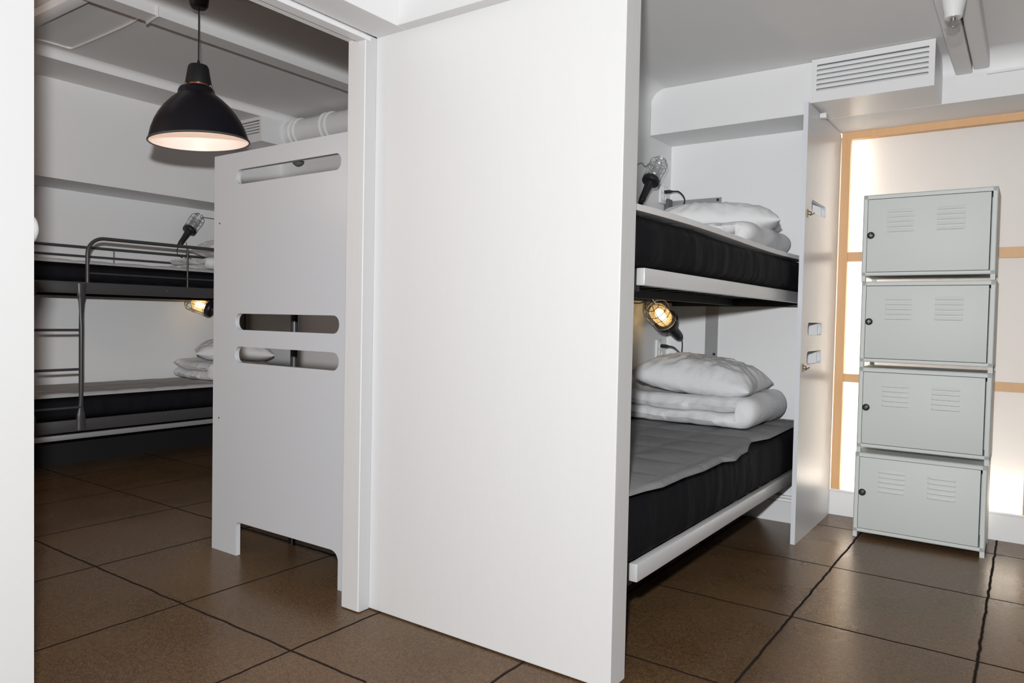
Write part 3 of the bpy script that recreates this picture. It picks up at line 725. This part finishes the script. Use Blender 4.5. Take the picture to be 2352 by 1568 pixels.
bm = bmesh.new(); tube(bm, [(LX, LY, zr+0.40), (LX, LY, 2.70)], 0.0032, 8); part('cord', bm, M['blackplastic'], t)
bm = bmesh.new(); lathe(bm, [(0, 2.637), (0.034, 2.639), (0.044, 2.65), (0.054, 2.749), (0, 2.749)], 36, Matrix.Translation((LX, LY, 0))); part('ceiling_cup', bm, M['lampcap'], t)
bm = bmesh.new(); bmesh.ops.create_uvsphere(bm, u_segments=20, v_segments=14, radius=0.038, matrix=Matrix.Translation((LX, LY, zr+0.20))); part('bulb', bm, M['glow'], t)
light('pendant_glow', 'POINT', (LX, LY, zr+0.13), 1.25, (1.0, 0.79, 0.66), 0.05)

# ------------------------------------------------------------------ bare ceiling bulb, cable
t = thing('ceiling_bulb', 'bare clear bulb in a white porcelain socket on the right ceiling', 'lamp', (-0.279, 3.2, 2.2))
TB = Matrix.Translation((-0.276, 3.2, 0))
bm = bmesh.new(); lathe(bm, [(0, 2.336), (0.042, 2.336), (0.042, 2.326), (0.038, 2.30), (0.031, 2.268), (0.031, 2.262), (0.028, 2.252), (0.0, 2.252)], 36, TB); so = part('socket', bm, M['porcelain'], t)
bm = bmesh.new(); tube(bm, bez([(-0.283, 3.163, 2.33), (-0.283, 3.158, 2.314), (-0.276, 3.157, 2.310), (-0.270, 3.158, 2.314), (-0.270, 3.163, 2.33)], 4), 0.0025, 8); part('hook', bm, M['darkgrey'], t, so)
bm = bmesh.new(); lathe(bm, [(0.015, 2.252), (0.020, 2.238), (0.026, 2.222), (0.0275, 2.212), (0.0245, 2.197), (0.016, 2.188), (0, 2.184)], 32, TB); part('bulb', bm, M['glass'], t)
bm = bmesh.new(); tube(bm, [(-0.285, 3.2, 2.25), (-0.282, 3.2, 2.22)], 0.0012, 6); tube(bm, [(-0.267, 3.2, 2.25), (-0.270, 3.2, 2.22)], 0.0012, 6); tube(bm, bez([(-0.282, 3.2, 2.22), (-0.276, 3.197, 2.216), (-0.270, 3.2, 2.22)], 4), 0.001, 6); lathe(bm, [(0, 2.238), (0.007, 2.24), (0.009, 2.252)], 12, TB)
part('filament', bm, M['wire'], t)
bm = bmesh.new(); cz = 2.742
tube(bm, bez([(-5.10, 1.5, cz), (-5.0, 1.995, cz), (-4.99, 2.115, cz), (-4.985, 2.19, cz), (-4.9, 2.2, cz), (-4.518, 2.198, cz), (-4.2, 2.187, cz), (-4.02, 2.15, cz)], 6), 0.006, 8)
tube(bm, [(-3.972, 2.14, 2.70), (-3.972, 2.135, 2.662), (-3.88, 2.12, 2.661), (-3.834, 2.118, 2.662), (-3.834, 2.118, 2.72)], 0.006, 8)
one('ceiling_cable', bm, M['trim'], 'thin white cable running across the left room ceiling and over a beam', 'cable')

# round knob on the doorway edge
bm = bmesh.new()
lathe(bm, [(0, 0.026), (0.018, 0.0245), (0.032, 0.018), (0.040, 0.008), (0.042, 0.0), (0, 0)], 32, Matrix.Translation((-2.055, 0.798, 1.30)) @ Matrix.Rotation(-PI/2, 4, 'X'))
struct('knob', bm, M['knob'], jamb)

# ------------------------------------------------------------------ caged hand lamps
def hand_lamp(label, base, tip, lit, cords, hook=None, group='caged hand lamps at the bunks', hook2=None):
    base = Vector(base); tip = Vector(tip); ax = (tip-base); Ln = ax.length
    rot = ax.to_track_quat('Z', 'Y').to_matrix()
    t = thing('hand_lamp', label, 'lamp', base, group, rot)
    mw = t.matrix_world.copy()
    def P_(name, bm, m, sub=None, **k):
        bm.transform(mw); return part(name, bm, m, t, sub, **k)
    s = Ln/0.36
    S = Matrix.Diagonal((s*1.22, s*1.22, s, 1))
    bm = bmesh.new(); lathe(bm, [(0, 0), (0.013, 0.0), (0.016, 0.012), (0.013, 0.018), (0.0175, 0.026), (0.018, 0.05), (0.0195, 0.10), (0.023, 0.15), (0.026, 0.165), (0, 0.165)], 24, S); P_('handle', bm, M['blackplastic'])
    bm = bmesh.new(); lathe(bm, [(0, 0.160), (0.026, 0.160), (0.044, 0.166), (0.047, 0.174), (0.047, 0.190), (0.043, 0.200), (0.030, 0.203), (0, 0.203)], 32, S); P_('collar', bm, M['blackplastic'])
    bm = bmesh.new(); lathe(bm, [(0.031, 0.203), (0.033, 0.23), (0.034, 0.27), (0.031, 0.295), (0.021, 0.312), (0, 0.318)], 28, S); P_('glass_jar', bm, M['amber'] if lit else M['glass'])
    bm = bmesh.new()
    if lit: lathe(bm, [(0, 0.207), (0.011, 0.21), (0.014, 0.235), (0.017, 0.262), (0.013, 0.285), (0, 0.294)], 18, S)
    else: lathe(bm, [(0.012, 0.203), (0.013, 0.22), (0.021, 0.245), (0.023, 0.262), (0.016, 0.282), (0, 0.288)], 18, S)
    P_('bulb', bm, M['filament'] if lit else M['glass'])
    bm = bmesh.new()
    for k in range(6):
        a = k*PI/3
        pr = [(0.046, 0.182), (0.045, 0.23), (0.049, 0.29), (0.046, 0.33), (0.030, 0.352), (0.006, 0.36)]
        tube(bm, [S @ Vector((r*math.cos(a), r*math.sin(a), z)) for r, z in bez([(p[0], p[1], 0) for p in pr], 3) for z in [z]] if False else [S @ Vector((p.x*math.cos(a), p.x*math.sin(a), p.y)) for p in bez([(q[0], q[1], 0) for q in pr], 3)], 0.0016*s, 6)
    for r, z in ((0.0485, 0.285), (0.0465, 0.325), (0.047, 0.205), (0.028, 0.354)):
        tube(bm, [S @ Vector((r*math.cos(2*PI*k/24), r*math.sin(2*PI*k/24), z)) for k in range(24)], 0.0016*s, 6, closed=True)
    P_('wire_cage', bm, M['wire'])
    for c in cords:
        bm = bmesh.new(); tube(bm, bez(c, 8), 0.0032, 8); part('cord', bm, M['blackplastic'], t)
    if hook:
        bm = bmesh.new(); tube(bm, bez(hook, 6), 0.0035, 8); part('hook', bm, M['wire'], t)
    if lit:
        c = mw @ (S @ Vector((0, 0, 0.25)))
        light('hand_lamp_glow', 'POINT', c, 1.5, (1.0, 0.72, 0.46), 0.016)
    return t
hand_lamp('unlit caged black hand lamp on the alcove wall above the upper bunk', (-1.744, 3.645, 1.736), (-1.70, 3.80, 1.998), False,
          [[(-1.744, 3.645, 1.736), (-1.752, 3.62, 1.70), (-1.765, 3.60, 1.60), (-1.772, 3.61, 1.478)]], hook=[(-1.819, 3.74, 1.965), (-1.79, 3.745, 1.975), (-1.775, 3.76, 1.957), (-1.76, 3.77, 1.972), (-1.745, 3.775, 1.965)])
hand_lamp('glowing caged hand lamp on the alcove wall under the upper bunk', (-1.677, 4.08, 1.012), (-1.684, 3.69, 1.195), True,
          [[(-1.677, 4.08, 1.012), (-1.672, 4.10, 0.99), (-1.672, 4.10, 0.93), (-1.68, 4.09, 0.85)]], hook=[(-1.819, 3.70, 1.205), (-1.76, 3.70, 1.20), (-1.72, 3.70, 1.215)])
hand_lamp('unlit caged black hand lamp on the far wall over the upper bunk', (-5.93, 3.47, 1.66), (-5.955, 3.68, 1.95), False,
          [[(-5.93, 3.467, 1.655), (-5.92, 3.45, 1.62), (-5.92, 3.46, 1.585), (-5.92, 3.50, 1.565)], [(-5.93, 3.54, 1.70), (-5.93, 3.545, 1.62), (-5.93, 3.53, 1.56)]], hook=[(-6.019, 3.97, 1.925), (-5.97, 3.95, 1.932), (-5.96, 3.80, 1.935), (-5.96, 3.70, 1.935)])
hand_lamp('glowing caged hand lamp on the far wall under the upper bunk', (-5.583, 3.773, 1.062), (-5.924, 3.539, 1.205), True,
          [[(-5.583, 3.773, 1.062), (-5.57, 3.78, 1.05), (-5.57, 3.80, 0.98), (-5.6, 3.85, 0.90)]], hook=[(-6.019, 3.56, 1.235), (-5.99, 3.56, 1.23), (-5.955, 3.55, 1.225)])

# ------------------------------------------------------------------ sockets and plugs in the alcove
RY = Matrix.Rotation(PI/2, 4, 'Y')
for lab, y, z in (('white wall outlet with a black plug above the upper alcove bunk', 4.085, 1.86), ('white wall outlet with a black plug in the lower alcove', 4.09, 0.935)):
    t = thing('wall_outlet', lab, 'outlet', (-1.82, y, z-0.06))
    bm = box(-1.82, -1.803, y-0.042, y+0.042, z-0.06, z+0.06, bev=0.008); pl = part('face_plate', bm, M['porcelain'], t)
    for dz in (0.022, -0.022):
        bm = bmesh.new(); lathe(bm, [(0.022, 0), (0.022, 0.006), (0.018, 0.006), (0.018, 0.002), (0, 0.002)], 24, Matrix.Translation((-1.803, y, z+dz)) @ RY); part('socket', bm, M['porcelain'], t, pl)
def plug(lab, y, z, pts):
    t = thing('power_plug', lab, 'plug', (-1.796, y, z))
    bm = bmesh.new(); lathe(bm, [(0, 0), (0.011, 0), (0.010, 0.03), (0.005, 0.05), (0, 0.05)], 16, Matrix.Translation((-1.797, y, z)) @ RY); part('plug', bm, M['blackplastic'], t)
    bm = bmesh.new(); tube(bm, bez([(-1.75, y, z)]+pts, 8), 0.004, 8); part('cord', bm, M['blackplastic'], t)
plug('black plug and cord in the upper alcove outlet', 4.085, 1.868, [(-1.71, 4.09, 1.862), (-1.68, 4.10, 1.82), (-1.69, 4.10, 1.77), (-1.70, 4.10, 1.735), (-1.70, 4.08, 1.69)])
plug('black plug and cord in the lower alcove outlet', 4.09, 0.957, [(-1.71, 4.08, 0.95), (-1.67, 4.09, 0.91), (-1.65, 4.10, 0.86), (-1.655, 4.11, 0.80)])
one('cable_box', box(-1.819, -1.79, 4.125, 4.185, 1.745, 1.835, bev=0.003), M['darkgrey'], 'small dark grey box on the alcove wall beside the metal plate', 'box')
